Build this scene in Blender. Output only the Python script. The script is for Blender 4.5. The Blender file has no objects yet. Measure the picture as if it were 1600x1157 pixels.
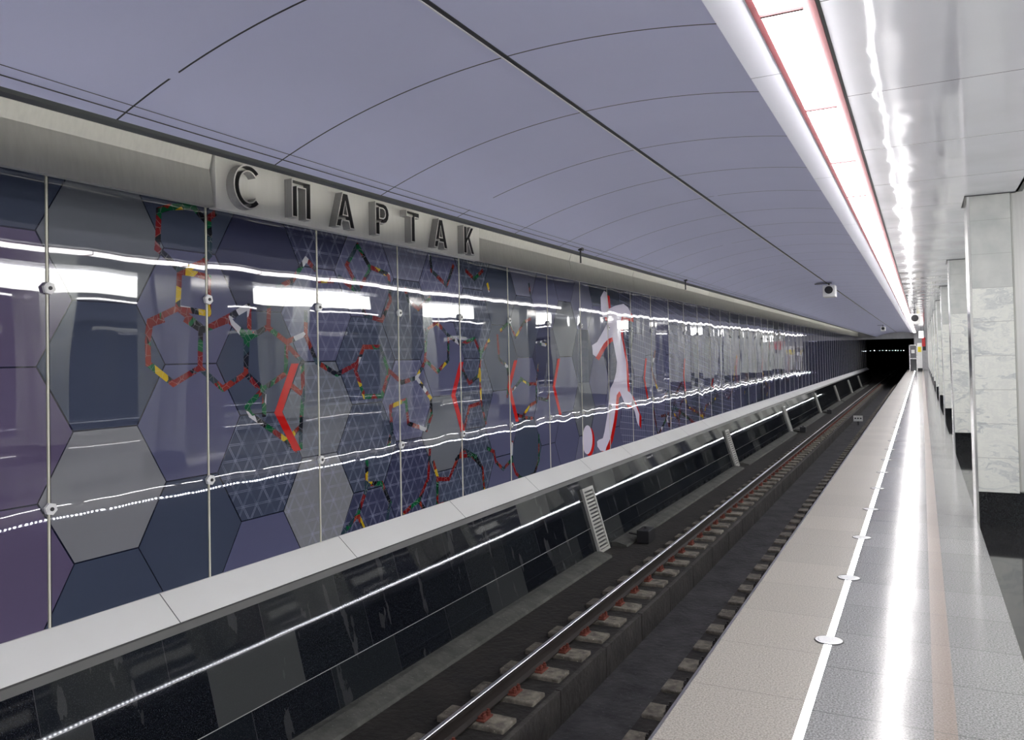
import bpy, bmesh, math, random
from mathutils import Vector, Matrix
random.seed(7)
sc = bpy.context.scene
C = sc.collection

# ------------------------------------------------------------------ camera
F_PX, W, H = 1240.0, 1600, 1157
cd = bpy.data.cameras.new('camera'); cam = bpy.data.objects.new('camera', cd); C.objects.link(cam)
cd.sensor_width = 36.0; cd.lens = F_PX * 36.0 / W
cd.shift_y = -45.5 / W
cd.clip_start = 0.05; cd.clip_end = 500
D = Vector((640 / F_PX, 14 / F_PX, 1.0)).normalized()
dn = Vector((.0205, 1.0, 0.0)); dn.z = -(D.x * dn.x + D.y * dn.y) / D.z; dn.normalize()
Rt = dn.cross(D)
right = Vector((Rt.x, D.x, -dn.x)); up = -Vector((Rt.y, D.y, -dn.y)); back = -Vector((Rt.z, D.z, -dn.z))
m = Matrix((right, up, back)).transposed().to_4x4(); m.translation = Vector((0, 0, 1.7))
cam.matrix_world = m
sc.camera = cam

# ------------------------------------------------------------------ world and exposure
world = bpy.data.worlds.new('world'); sc.world = world; world.use_nodes = True
world.node_tree.nodes['Background'].inputs[0].default_value = (0.55, 0.55, 0.72, 1)
world.node_tree.nodes['Background'].inputs[1].default_value = 0.8
sc.view_settings.view_transform = 'Standard'; sc.view_settings.look = 'None'
sc.view_settings.gamma = 1.0; sc.view_settings.exposure = 0.92
sc.view_settings.use_curve_mapping = False
LAMP = 10.5
Y0, Y1 = -7.0, 76.0          # near and far end of the hall
XM = 2.85                     # plane of symmetry of the island platform

# ------------------------------------------------------------------ node helpers
class NT:
    def __init__(s, name):
        s.m = bpy.data.materials.new(name); s.m.use_nodes = True
        s.t = s.m.node_tree; s.n = s.t.nodes; s.l = s.t.links
        s.b = s.n['Principled BSDF']
    def node(s, typ, **kw):
        n = s.n.new(typ)
        for k, v in kw.items():
            if k.startswith('i_'): n.inputs[k[2:]].default_value = v
            else: setattr(n, k, v)
        return n
    def set(s, **kw):
        for k, v in kw.items():
            k = {'col': 'Base Color', 'rough': 'Roughness', 'metal': 'Metallic', 'ior': 'IOR', 'coat': 'Coat Weight', 'coatr': 'Coat Roughness',
                 'emc': 'Emission Color', 'ems': 'Emission Strength', 'spec': 'Specular IOR Level'}[k]
            if hasattr(v, 'is_linked') or isinstance(v, bpy.types.NodeSocket): s.l.new(v, s.b.inputs[k])
            else: s.b.inputs[k].default_value = (*v, 1) if isinstance(v, tuple) and len(v) == 3 else v
        return s
    def pos(s):
        return s.node('ShaderNodeNewGeometry').outputs['Position']
    def xyz(s):
        if not hasattr(s, '_x'):
            q = s.node('ShaderNodeSeparateXYZ'); s.l.new(s.pos(), q.inputs[0]); s._x = q
        return s._x.outputs
    def math(s, op, a, b=None, c=None):
        n = s.node('ShaderNodeMath', operation=op)
        for i, v in enumerate((a, b, c)):
            if v is None: continue
            if isinstance(v, bpy.types.NodeSocket): s.l.new(v, n.inputs[i])
            else: n.inputs[i].default_value = v
        return n.outputs[0]
    def mix(s, f, a, b):
        n = s.node('ShaderNodeMix', data_type='RGBA')
        for i, v in ((0, f), (6, a), (7, b)):
            if isinstance(v, bpy.types.NodeSocket): s.l.new(v, n.inputs[i])
            else: n.inputs[i].default_value = (*v, 1) if isinstance(v, tuple) else v
        return n.outputs[2]
    def mapped(s, scale=(1, 1, 1), loc=(0, 0, 0)):
        n = s.node('ShaderNodeMapping'); n.inputs['Scale'].default_value = scale; n.inputs['Location'].default_value = loc
        s.l.new(s.pos(), n.inputs['Vector']); return n.outputs[0]
    def noise(s, scale, detail=3, vec=None, rough=.5):
        n = s.node('ShaderNodeTexNoise'); n.inputs['Scale'].default_value = scale; n.inputs['Detail'].default_value = detail; n.inputs['Roughness'].default_value = rough
        s.l.new(vec if vec is not None else s.pos(), n.inputs['Vector']); return n.outputs['Fac']
    def ramp(s, f, stops, interp='LINEAR'):
        n = s.node('ShaderNodeValToRGB'); r = n.color_ramp; r.interpolation = interp
        while len(r.elements) < len(stops): r.elements.new(.5)
        for e, (p, c) in zip(r.elements, stops): e.position = p; e.color = (*c, 1)
        s.l.new(f, n.inputs[0]); return n.outputs[0]
    def line(s, v, period, offset, width):
        """1 on thin lines every `period` along coordinate v"""
        a = s.math('SUBTRACT', v, offset - 1000 * period)
        a = s.math('MODULO', a, period)
        a = s.math('SUBTRACT', a, period / 2)
        a = s.math('ABSOLUTE', a)
        return s.math('GREATER_THAN', a, period / 2 - width / 2)
    def bump(s, h, strength=.3, dist=.01):
        n = s.node('ShaderNodeBump'); n.inputs['Strength'].default_value = strength; n.inputs['Distance'].default_value = dist
        s.l.new(h, n.inputs['Height']); s.l.new(n.outputs[0], s.b.inputs['Normal']); return n

MAT = {}
def plain(name, col, rough=.5, metal=0, **kw):
    MAT[name] = NT(name).set(col=col, rough=rough, metal=metal, **kw).m
    return MAT[name]

# vault paint: thin dark open joints across the vault every 1.07 m
t = NT('vault_paint'); x, y, z = t.xyz()
ln = t.line(y, 1.07, 3.627, .011)
nb = t.noise(1.3, 4, t.mapped((.5, 1, 1)))
base = t.mix(nb, (.60, .62, .83), (.67, .69, .91))
brk = t.math('GREATER_THAN', t.noise(2.2, 1), .32)
t.set(col=t.mix(t.math('MULTIPLY', ln, brk), base, (.02, .02, .03)), rough=.42)
t.bump(t.noise(2.0, 2, t.mapped((1.0, .6, 1))), .25, .03); MAT['vault'] = t.m

# glossy white ceiling sheets with wavy mirror-like face and joints every 1.43 m
t = NT('ceiling_sheet'); x, y, z = t.xyz()
ln = t.line(y, 1.43, 5.04, .008)
t.set(col=t.mix(ln, (.89, .90, .96), (.16, .16, .18)), rough=.07, ior=1.6, coat=.3, coatr=.03)
sh = t.math('MULTIPLY', t.math('SINE', t.math('MULTIPLY', t.math('SUBTRACT', y, 5.04), 2 * math.pi / 1.43)), .35)
h = t.math('ADD', t.noise(1.25, 2, t.mapped((1.5, 1.0, 1))), sh)
t.bump(h, 1.0, .010); MAT['ceil'] = t.m

t = NT('soffit_paint'); x, y, z = t.xyz()
ln = t.line(y, 2.86, 4.427, .006)
t.set(col=t.mix(ln, (.88, .89, .97), (.15, .15, .2)), rough=.4); MAT['soffit'] = t.m

# brushed steel of the upper wall box
def steel(name, c1, c2, rough, sc_=(30, 30, .6), joints=None, metal=.35):
    t = NT(name); n = t.noise(3, 3, t.mapped(sc_))
    c = t.mix(n, c1, c2)
    if joints:
        x, y, z = t.xyz(); c = t.mix(t.line(y, *joints), c, (.03, .03, .03))
    t.set(col=c, rough=rough, metal=metal); MAT[name] = t.m; return t
steel('steel_box', (.56, .56, .54), (.72, .72, .69), .38, (12, 9, .4))
steel('steel_sign', (.84, .84, .81), (.95, .95, .92), .42, (5, 7, .7))
steel('steel_letter', (.30, .30, .30), (.42, .42, .41), .35)
steel('steel_column', (.55, .55, .52), (.68, .68, .64), .22, (18, 18, .5))
plain('steel_bright', (.78, .78, .74), .18, 1)
plain('letter_rim', (.86, .86, .83), .35, .2)
plain('steel_dark', (.16, .16, .17), .4, .6)
t = NT('ledge_steel'); x, y, z = t.xyz()
n = t.noise(1.2, 3, t.mapped((1, .8, .3)))
t.set(col=t.mix(t.line(y, 2.0, 5.98, .008), t.mix(n, (.80, .80, .77), (.93, .93, .90)), (.12, .12, .12)), rough=.4, metal=.15); MAT['ledge'] = t.m
plain('void', (.006, .006, .008), .9)
plain('black_iron', (.015, .015, .017), .45)
plain('lip_grey', (.10, .10, .095), .35, .2)
plain('anthracite', (.05, .052, .055), .45)
plain('cable', (.03, .03, .035), .5)
plain('white_enamel', (.78, .78, .76), .3)
plain('cream_strip', (.66, .64, .52), .3)
plain('red_frame', (.12, .030, .034), .5)
plain('red_paint', (.50, .03, .03), .35)
plain('yellow_paint', (.80, .66, .03), .4)
plain('rail_rust', (.022, .017, .015), .6, .2)
plain('rail_head', (.85, .86, .88), .32, 1)
plain('clip_rust', (.13, .028, .016), .75)
plain('clip_dark', (.035, .03, .03), .6, .4)
plain('booth_grey', (.13, .13, .14), .45)
plain('vault_rim', (.10, .11, .10), .35)
plain('joint_white', (.78, .78, .82), .4)

def emit(name, col, st):
    t = NT(name); t.set(col=(.8, .8, .8), emc=col, ems=st, rough=.4); MAT[name] = t.m
emit('diffuser', (1.0, .97, .97), LAMP)
emit('hall_light', (1.0, 1.0, .95), 7.5)
emit('cove_light', (1.0, .95, .80), 10.0)
emit('tunnel_bulb', (.85, .92, 1.0), 9.0)
emit('signal_red', (1, .05, .05), 20.0)
emit('screen_white', (1, 1, 1), 1.6)
# dotted light line under the platform nose: small diodes every 5 cm
t = NT('diode_strip'); x, y, z = t.xyz()
d = t.line(y, .055, 0.0, .022)
t.set(col=(.5, .5, .5), emc=(.9, .92, 1.0), ems=t.math('MULTIPLY', d, 72.0)); MAT['diodes'] = t.m

# polished granites
def granite(name, a, b, rough, speck=110, joints=None, jc=(.06, .055, .05), coat=0, contrast=(.38, .62), ior=1.5, bumpy=0, big=.12):
    t = NT(name); x, y, z = t.xyz()
    n = t.noise(speck, 2); c = t.ramp(n, [(contrast[0], a), (contrast[1], b)])
    n2 = t.noise(1.1, 2)
    dk = tuple(v * (1 - big * 2) for v in b)
    if joints:
        wn = t.node('ShaderNodeTexWhiteNoise', noise_dimensions='1D')
        p, o, w_ = joints
        t.l.new(t.math('FLOOR', t.math('DIVIDE', t.math('SUBTRACT', y, o), p)), wn.inputs['W'])
        c = t.mix(t.math('MULTIPLY', wn.outputs['Value'], big), c, (0.0, 0.0, 0.0))
        c = t.mix(t.line(y, p, o, w_), c, jc)
    t.set(col=c, rough=rough, ior=ior)
    if coat: t.set(coat=coat, coatr=.03)
    if bumpy: t.bump(t.noise(1.6, 2, t.mapped((1.5, 1, 1))), .6, bumpy)
    MAT[name] = t.m
granite('granite_buff', (.26, .243, .21), (.47, .44, .39), .38, joints=(.67, 5.45, .005), jc=(.2, .18, .16))
granite('granite_pale', (.19, .19, .19), (.40, .40, .395), .15, joints=(.59, 5.20, .006), jc=(.14, .14, .14), ior=1.38, bumpy=.004)
granite('granite_brown', (.16, .12, .095), (.30, .24, .20), .30, joints=(.59, 5.20, .006), jc=(.10, .08, .07))
granite('granite_black', (.004, .004, .005), (.022, .022, .024), .06, speck=200, joints=(.59, 5.2, .003), jc=(.06, .06, .06), coat=.3)
granite('plinth_black', (.003, .003, .005), (.014, .016, .019), .10, speck=120)
granite('disc_white', (.86, .86, .86), (.95, .95, .95), .2)
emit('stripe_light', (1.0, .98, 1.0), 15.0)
granite('nose_stone', (.40, .39, .42), (.62, .61, .64), .4)

# granite slabs cladding the sloped foot of the wall
t = NT('wall_slabs'); x, y, z = t.xyz()
hz = t.line(z, .406, -.50, .006)
yy = t.math('ADD', y, t.math('MULTIPLY', t.math('FLOOR', t.math('DIVIDE', t.math('SUBTRACT', z, -.5), .406)), .31))
vt = t.line(yy, .90, .2, .005)
wn = t.node('ShaderNodeTexWhiteNoise', noise_dimensions='2D')
cb = t.node('ShaderNodeCombineXYZ'); t.l.new(t.math('FLOOR', t.math('DIVIDE', t.math('SUBTRACT', yy, .2), .90)), cb.inputs[0])
t.l.new(t.math('FLOOR', t.math('DIVIDE', t.math('SUBTRACT', z, -.5), .406)), cb.inputs[1]); t.l.new(cb.outputs[0], wn.inputs['Vector'])
tone = t.ramp(wn.outputs['Value'], [(0, (.004, .005, .008)), (.6, (.008, .010, .013)), (.88, (.015, .017, .019)), (.96, (.045, .048, .048))])
sp = t.noise(170, 2); c = t.mix(t.ramp(sp, [(.55, (0, 0, 0)), (.7, (.5, .5, .5))]), tone, (.06, .065, .07))
st = t.noise(2.0, 5, t.mapped((2, 3, .5))); c = t.mix(t.math('MULTIPLY', t.math('GREATER_THAN', st, .62), .15), c, (.16, .16, .16))
c = t.mix(vt, c, (.05, .05, .055)); c = t.mix(hz, c, (.30, .30, .29))
t.set(col=c, rough=.035, ior=1.34); t.bump(t.noise(1.2, 2), .4, .002); MAT['slabs'] = t.m

# concrete and ballastless track bed
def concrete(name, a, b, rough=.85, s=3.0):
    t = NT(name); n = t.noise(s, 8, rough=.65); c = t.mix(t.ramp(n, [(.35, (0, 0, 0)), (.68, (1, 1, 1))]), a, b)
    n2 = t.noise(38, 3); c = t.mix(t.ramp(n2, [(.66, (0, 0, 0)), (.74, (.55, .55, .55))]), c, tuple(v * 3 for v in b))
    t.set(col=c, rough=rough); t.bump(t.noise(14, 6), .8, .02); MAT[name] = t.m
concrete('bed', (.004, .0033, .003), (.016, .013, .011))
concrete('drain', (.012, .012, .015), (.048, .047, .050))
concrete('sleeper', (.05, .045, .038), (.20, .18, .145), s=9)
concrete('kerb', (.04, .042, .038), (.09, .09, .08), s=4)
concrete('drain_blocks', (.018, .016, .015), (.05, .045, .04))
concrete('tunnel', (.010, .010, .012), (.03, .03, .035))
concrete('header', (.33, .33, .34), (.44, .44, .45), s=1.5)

# marble: pale blocks, veined below the third course
t = NT('marble'); x, y, z = t.xyz()
wrp = t.noise(2.5, 4, t.mapped((1, 1, 2.5)))
cb = t.node('ShaderNodeCombineXYZ'); t.l.new(x, cb.inputs[0]); t.l.new(y, cb.inputs[1])
t.l.new(t.math('ADD', t.math('MULTIPLY', z, 5.0), t.math('MULTIPLY', wrp, 4.0)), cb.inputs[2])
v = t.noise(2.2, 8, cb.outputs[0], .72)
veins = t.ramp(v, [(.30, (.36, .38, .39)), (.44, (.56, .58, .56)), (.52, (.72, .73, .67)), (.60, (.64, .65, .61)), (.72, (.74, .74, .69))])
calm = t.ramp(t.noise(6, 5), [(.3, (.44, .46, .44)), (.7, (.55, .56, .53))])
up_ = t.math('GREATER_THAN', z, 2.29)
c = t.mix(up_, veins, calm)
c = t.mix(t.line(z, .33, .31, .004), c, (.38, .38, .36))
t.set(col=c, rough=.22, ior=1.5); MAT['marble'] = t.m

# glass wall panels: smoothly rippled mirror gloss over a coloured print
def glassy(t):
    h = t.math('ADD', t.noise(.9, 1, t.mapped((1, 1.3, .45))), t.math('MULTIPLY', t.noise(3.3, 1, t.mapped((1, 1, .25))), .10))
    t.set(rough=.014, ior=1.72); t.bump(h, 1.0, .010)
def lattice(t, c, lc, amt):
    """fine snowflake lattice of pale lines: three families of double lines"""
    x, y, z = t.xyz(); S = .130; tot = None
    for a in (30, 90, 150):
        ca, sa = math.cos(math.radians(a)), math.sin(math.radians(a))
        u = t.math('ADD', t.math('MULTIPLY', y, ca), t.math('MULTIPLY', z, sa))
        for o_, w_ in ((.006, .0035), (-.006, .0035)):
            l_ = t.line(u, S, o_, w_)
            tot = l_ if tot is None else t.math('MAXIMUM', tot, l_)
    ms = t.math('MULTIPLY', tot, t.math('MULTIPLY', t.ramp(t.noise(5, 3), [(.35, (.1, .1, .1)), (.6, (1, 1, 1))]), amt))
    return t.mix(ms, c, lc)
TONES = {'slate': (.050, .062, .098), 'smoke': (.125, .135, .155), 'blue': (.090, .094, .165), 'mist': (.19, .195, .21), 'navy': (.038, .042, .085), 'lilac': (.105, .085, .150), 'steel': (.13, .135, .20)}
for k, c in TONES.items():
    t = NT('glass_' + k); t.set(col=c); glassy(t); MAT['g_' + k] = t.m
    t = NT('glass_lattice_' + k); t.set(col=lattice(t, c, (.34, .36, .48), .7)); glassy(t); MAT['gl_' + k] = t.m
    t = NT('glass_net_' + k); x, y, z = t.xyz()
    n1 = t.math('MAXIMUM', t.line(y, .115, 0, .012), t.line(t.math('ADD', z, t.math('MULTIPLY', y, .12)), .12, 0, .009))
    t.set(col=t.mix(t.math('MULTIPLY', n1, .45), c, (.45, .47, .60))); glassy(t); MAT['gn_' + k] = t.m
t = NT('glass_line'); t.set(col=(.008, .010, .028)); glassy(t); MAT['g_line'] = t.m
t = NT('print_red'); t.set(col=(.50, .012, .010)); glassy(t); MAT['p_red'] = t.m
t = NT('print_white'); t.set(col=(.66, .62, .74)); glassy(t); MAT['p_white'] = t.m
# collage of scarves and shirts inside the hexagon outlines
t = NT('print_collage')
vo = t.node('ShaderNodeTexVoronoi'); vo.inputs['Scale'].default_value = 9.0
t.l.new(t.mapped((1, 1, 1)), vo.inputs['Vector'])
sp = t.node('ShaderNodeSeparateColor'); t.l.new(vo.outputs['Color'], sp.inputs[0])
c = t.ramp(sp.outputs[0], [(0, (.15, .008, .010)), (.24, (.008, .010, .016)), (.45, (.005, .085, .030)), (.64, (.20, .020, .012)), (.78, (.02, .04, .055)), (.89, (.48, .33, .01)), (.96, (.45, .45, .48))], 'CONSTANT')
vo2 = t.node('ShaderNodeTexVoronoi', feature='DISTANCE_TO_EDGE'); vo2.inputs['Scale'].default_value = 14.0
t.l.new(t.pos(), vo2.inputs['Vector'])
c = t.mix(t.math('MULTIPLY', t.math('LESS_THAN', vo2.outputs['Distance'], .020), .22), c, (.5, .5, .5))
t.set(col=c); glassy(t); MAT['p_collage'] = t.m

# ------------------------------------------------------------------ mesh helpers
def link(name, bm, mats, parent=None, smooth=False, loc=None):
    me = bpy.data.meshes.new(name)
    bm.normal_update()
    bm.to_mesh(me); bm.free()
    for q in (mats if isinstance(mats, (list, tuple)) else [mats]): me.materials.append(MAT[q])
    if smooth:
        for p in me.polygons: p.use_smooth = True
    o = bpy.data.objects.new(name, me); C.objects.link(o)
    if parent is not None: o.parent = parent
    if loc is not None: o.location = loc
    return o
def tag(o, label=None, cat=None, group=None, kind=None):
    if label: o['label'] = label
    if cat: o['category'] = cat
    if group: o['group'] = group
    if kind: o['kind'] = kind
    return o
def empty(name, loc, label, cat, group=None):
    o = bpy.data.objects.new(name, None); C.objects.link(o); o.location = loc; o.empty_display_size = .1
    return tag(o, label, cat, group)
def structure(name, bm, mats, smooth=False):
    return tag(link(name, bm, mats, smooth=smooth), kind='structure')
def box(bm, x0, x1, y0, y1, z0, z1, mi=0, bev=0):
    vs = [bm.verts.new((x, y, z)) for x in (x0, x1) for y in (y0, y1) for z in (z0, z1)]
    fs = [(0, 1, 3, 2), (4, 6, 7, 5), (0, 4, 5, 1), (2, 3, 7, 6), (0, 2, 6, 4), (1, 5, 7, 3)]
    out = []
    for f in fs:
        q = bm.faces.new([vs[i] for i in f]); q.material_index = mi; out.append(q)
    bmesh.ops.recalc_face_normals(bm, faces=out)
    if bev:
        es = list({e for f in out for e in f.edges})
        bmesh.ops.bevel(bm, geom=es, offset=bev, segments=2, affect='EDGES', profile=.5)
    return bm
def B(*a, **k): return box(bmesh.new(), *a, **k)
def cyl(bm, p, q, r, n=16, mi=0, r2=None):
    p, q = Vector(p), Vector(q); d = (q - p).normalized()
    a = d.orthogonal().normalized(); b = d.cross(a); r2 = r if r2 is None else r2
    A = [bm.verts.new(p + (a * math.cos(2 * math.pi * i / n) + b * math.sin(2 * math.pi * i / n)) * r) for i in range(n)]
    Q = [bm.verts.new(q + (a * math.cos(2 * math.pi * i / n) + b * math.sin(2 * math.pi * i / n)) * r2) for i in range(n)]
    fs = [bm.faces.new((A[i], A[(i + 1) % n], Q[(i + 1) % n], Q[i])) for i in range(n)] + [bm.faces.new(A[::-1]), bm.faces.new(Q)]
    for f in fs: f.material_index = mi
    bmesh.ops.recalc_face_normals(bm, faces=fs)
    return bm
def sweep(bm, prof, y0, y1, mi=0, closed=True):
    """extrude an X,Z profile along the track"""
    A = [bm.verts.new((x, y0, z)) for x, z in prof]; Q = [bm.verts.new((x, y1, z)) for x, z in prof]
    n = len(prof); fs = []
    for i in range(n if closed else n - 1):
        j = (i + 1) % n; fs.append(bm.faces.new((A[i], A[j], Q[j], Q[i])))
    if closed: fs += [bm.faces.new(A[::-1]), bm.faces.new(Q)]
    for f in fs: f.material_index = mi
    bmesh.ops.recalc_face_normals(bm, faces=fs)
    return bm
def copy_tree(o, loc=None, parent=None):
    c = o.copy(); C.objects.link(c)
    if parent is not None: c.parent = parent
    if loc is not None: c.location = loc
    for ch in list(KIDS.get(o, [])): copy_tree(ch, None, c)
    return c
KIDS = {}
def kids(root, *ch): KIDS[root] = list(ch); return root
ORD = ['nearest', 'second nearest', 'third nearest', 'fourth nearest', 'fifth nearest', 'sixth nearest', 'seventh nearest', 'eighth nearest', 'ninth nearest', 'tenth nearest', 'eleventh nearest', 'twelfth nearest']
def clip(poly, ax, lim, keep_less):
    out = []
    for i in range(len(poly)):
        a, b = poly[i - 1], poly[i]
        ia = (a[ax] <= lim) if keep_less else (a[ax] >= lim); ib = (b[ax] <= lim) if keep_less else (b[ax] >= lim)
        if ia != ib:
            t_ = (lim - a[ax]) / (b[ax] - a[ax]); p = [a[0] + t_ * (b[0] - a[0]), a[1] + t_ * (b[1] - a[1])]; p[ax] = lim
            out.append(tuple(p))
        if ib: out.append(b)
    return out
def clip_rect(poly, y0, y1, z0, z1):
    for ax, lim, kl in ((0, y0, False), (0, y1, True), (1, z0, False), (1, z1, True)):
        poly = clip(poly, ax, lim, kl)
        if len(poly) < 3: return []
    q = []
    for p in poly:
        if not q or (abs(p[0] - q[-1][0]) + abs(p[1] - q[-1][1])) > 1e-5: q.append(p)
    if len(q) > 1 and abs(q[0][0] - q[-1][0]) + abs(q[0][1] - q[-1][1]) < 1e-5: q.pop()
    return q if len(q) > 2 else []
def area(q): return sum(q[i - 1][0] * q[i][1] - q[i][0] * q[i - 1][1] for i in range(len(q))) / 2

# traced outlines of the printed mural, as (along the wall, height) in metres
BANDS=[[(4.116,2.891),(4.021,2.851),(4.011,2.64),(4.003,2.565),(4.096,2.507),(4.2,2.417)],[(4.116,2.891),(4.331,2.932),(4.45,2.84),(4.542,2.907)],[(4.483,2.845),(4.49,2.74),(4.487,2.568),(4.421,2.502),(4.215,2.418)],[(4.215,2.412),(4.355,2.405),(4.476,2.389),(4.472,2.093)],[(4.2,2.411),(4.181,2.132)],[(4.181,2.132),(4.447,2.105)],[(4.181,2.132),(3.932,2.023),(3.917,1.941)],[(4.181,2.132),(4.429,1.974),(4.881,2.178)],[(4.044,2.039),(3.937,2.005),(3.914,1.877),(3.917,1.714),(4.133,1.561),(4.382,1.675),(4.394,1.973),(4.254,2.046)],[(4.418,1.973),(4.68,2.06)],[(4.382,1.675),(4.602,1.504),(4.851,1.617),(4.856,1.914),(4.697,2.047)],[(4.856,1.914),(4.973,1.958)],[(4.851,1.617),(4.965,1.516)],[(4.628,2.053),(4.897,2.18)],[(4.697,2.041),(4.893,1.915),(5.103,2.011),(5.331,1.885),(5.578,1.963)],[(4.897,2.159),(4.893,1.922)],[(4.874,1.894),(4.851,1.618),(4.619,1.504)],[(5.128,2.284),(5.113,2.011)],[(5.582,2.16),(5.578,1.963)],[(5.593,2.648),(5.416,2.436),(5.229,2.363)],[(5.593,2.648),(5.714,2.568)],[(5.331,1.885),(5.315,1.606),(5.054,1.485),(4.855,1.342),(4.9,1.27),(5.03,1.19),(5.304,1.022),(5.437,0.919)],[(5.341,1.855),(5.529,1.705)],[(5.578,1.947),(5.718,1.703),(6.009,1.579),(6.314,1.678),(6.424,1.844),(6.7,1.845),(6.837,1.583),(6.714,1.336),(6.424,1.343),(6.286,1.613),(6.314,1.678)],[(4.851,1.618),(5.054,1.471),(5.05,1.259)],[(5.528,1.69),(5.533,1.404),(5.508,1.226),(5.494,1.092),(5.491,0.933)],[(5.375,1.501),(5.533,1.404)],[(5.495,1.122),(5.366,1.045)],[(6.568,2.662),(6.866,2.61),(6.888,2.339),(6.736,2.122),(6.459,2.163),(6.408,2.245)],[(6.056,2.526),(6.306,2.406)],[(5.769,2.464),(5.982,2.48)],[(6.866,1.582),(7.073,1.461),(7.36,1.505),(7.531,1.678),(7.577,2.036),(7.789,2.137),(8.038,1.987),(8.027,1.691),(7.787,1.559),(7.549,1.697)],[(7.36,1.505),(7.637,1.26),(7.648,1.07),(7.54,0.909),(7.184,1.013),(7.145,1.269),(6.855,1.215),(6.878,0.968),(6.815,0.818)],[(8.038,1.987),(8.301,1.89)],[(7.674,2.899),(7.703,2.729),(8.022,2.579),(8.181,2.832)],[(7.166,2.481),(7.225,2.357),(7.417,2.275),(7.658,2.41)],[(6.348,2.866),(6.175,2.649),(6.363,2.417),(6.558,2.652),(6.348,2.866)],[(6.447,0.687),(6.426,0.407),(6.289,0.184),(6.057,0.044)],[(6.441,0.463),(6.689,0.435),(6.826,0.206),(6.763,0.028)],[(6.289,0.184),(6.377,0.036)],[(7.6,0.675),(7.556,0.362),(7.366,0.151),(7.077,0.057)],[(7.365,0.132),(7.477,0.021)],[(7.665,0.535),(7.763,0.323),(7.996,0.289),(8.213,0.527),(8.529,0.509),(8.744,0.359)],[(7.745,0.316),(7.735,0.022),(7.968,0.021)],[(8.369,1.891),(8.656,1.955),(8.818,1.767),(9.043,1.939)],[(8.818,1.767),(8.764,1.493),(8.511,1.397),(8.357,1.566)],[(8.787,1.535),(8.794,1.176),(8.912,0.871)],[(8.37,0.855),(8.5,1.11),(8.75,1.136)],[(9.274,2.007),(9.307,1.698),(9.54,1.584),(9.582,1.425),(9.522,1.18)],[(9.37,2.075),(9.616,2.194),(9.806,1.993),(10.074,2.208),(10.292,2.263)],[(9.029,2.673),(9.07,2.59)],[(8.483,2.798),(8.685,2.711),(8.904,2.836)],[(9.933,1.414),(10.193,1.322),(10.44,1.325),(10.539,1.613)],[(9.673,1.263),(9.932,1.39)],[(9.808,0.912),(9.96,0.878),(10.233,1.024),(10.427,1.06),(10.439,1.301)],[(9.959,0.867),(10.278,0.831)],[(10.611,1.906),(10.843,1.883)],[(10.514,1.104),(10.801,1.063),(10.864,1.134)],[(10.261,2.764),(10.308,2.6)],[(8.162,0.493),(8.36,0.59),(8.64,0.476),(8.802,0.309),(8.834,0.031)],[(8.942,0.546),(9.118,0.483),(9.158,0.349),(9.361,0.224),(9.606,0.315),(9.641,0.559)],[(9.606,0.315),(9.721,0.119),(9.92,0.011),(10.294,0.029),(10.469,0.209),(10.487,0.569)],[(16.28,1.792),(15.992,1.409),(16.347,1.012)],[(16.054,0.603),(16.329,0.003),(16.967,0.303),(17.118,0.413)],[(17.713,0.495),(18.478,0.273),(19.303,0.033)],[(18.011,0.392),(17.976,0.014)],[(19.884,0.4),(20.229,0.098),(19.682,0.23)],[(16.869,0.79),(17.16,0.897)],[(28.367,0.757),(28.613,0.043)],[(28.78,1.13),(29.792,0.442)],[(33.734,0.723),(34.084,-0.042)],[(36.286,0.486),(36.75,-0.015)]]
CHEVRONS=[[(5.432,1.692),(5.217,1.269),(5.448,0.911)],[(8.332,1.667),(8.125,1.273),(8.34,0.807)],[(9.791,1.671),(9.577,1.312),(9.803,0.821)],[(11.262,1.679),(11.052,1.251),(11.278,0.805)],[(15.639,1.642),(15.486,1.235),(15.695,0.807)],[(18.606,1.614),(18.483,1.182),(18.613,0.829)],[(21.44,1.043),(21.209,0.855),(21.518,0.793)]]
PLAYER=[(13.313,2.871),(13.454,2.845),(13.52,2.555),(13.874,2.633),(14.336,2.687),(14.571,2.636),(14.76,2.532),(14.771,2.419),(14.509,2.435),(14.225,2.447),(14.144,2.335),(14.154,2.086),(14.276,1.837),(14.4,1.585),(14.423,1.238),(14.456,1.031),(14.646,0.975),(14.804,0.838),(14.926,0.718),(15.118,0.542),(15.079,0.299),(14.954,0.408),(14.848,0.61),(14.677,0.733),(14.315,0.787),(14.189,0.873),(13.99,1.053),(13.833,0.984),(13.744,0.716),(13.642,0.513),(13.451,0.232),(13.231,0.087),(13.186,0.025),(12.945,0.066),(12.808,0.153),(12.798,0.239),(12.878,0.26),(13.079,0.268),(13.168,0.376),(13.327,0.656),(13.409,0.887),(13.51,1.12),(13.691,1.232),(13.835,1.41),(13.892,1.592),(13.791,1.806),(13.676,2.048),(13.484,2.016),(13.227,1.924),(12.85,1.692),(12.697,1.736),(12.668,1.892),(12.905,1.951),(13.242,2.16),(13.461,2.314),(13.425,2.402),(13.216,2.394),(13.135,2.538),(13.132,2.742)]

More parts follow.
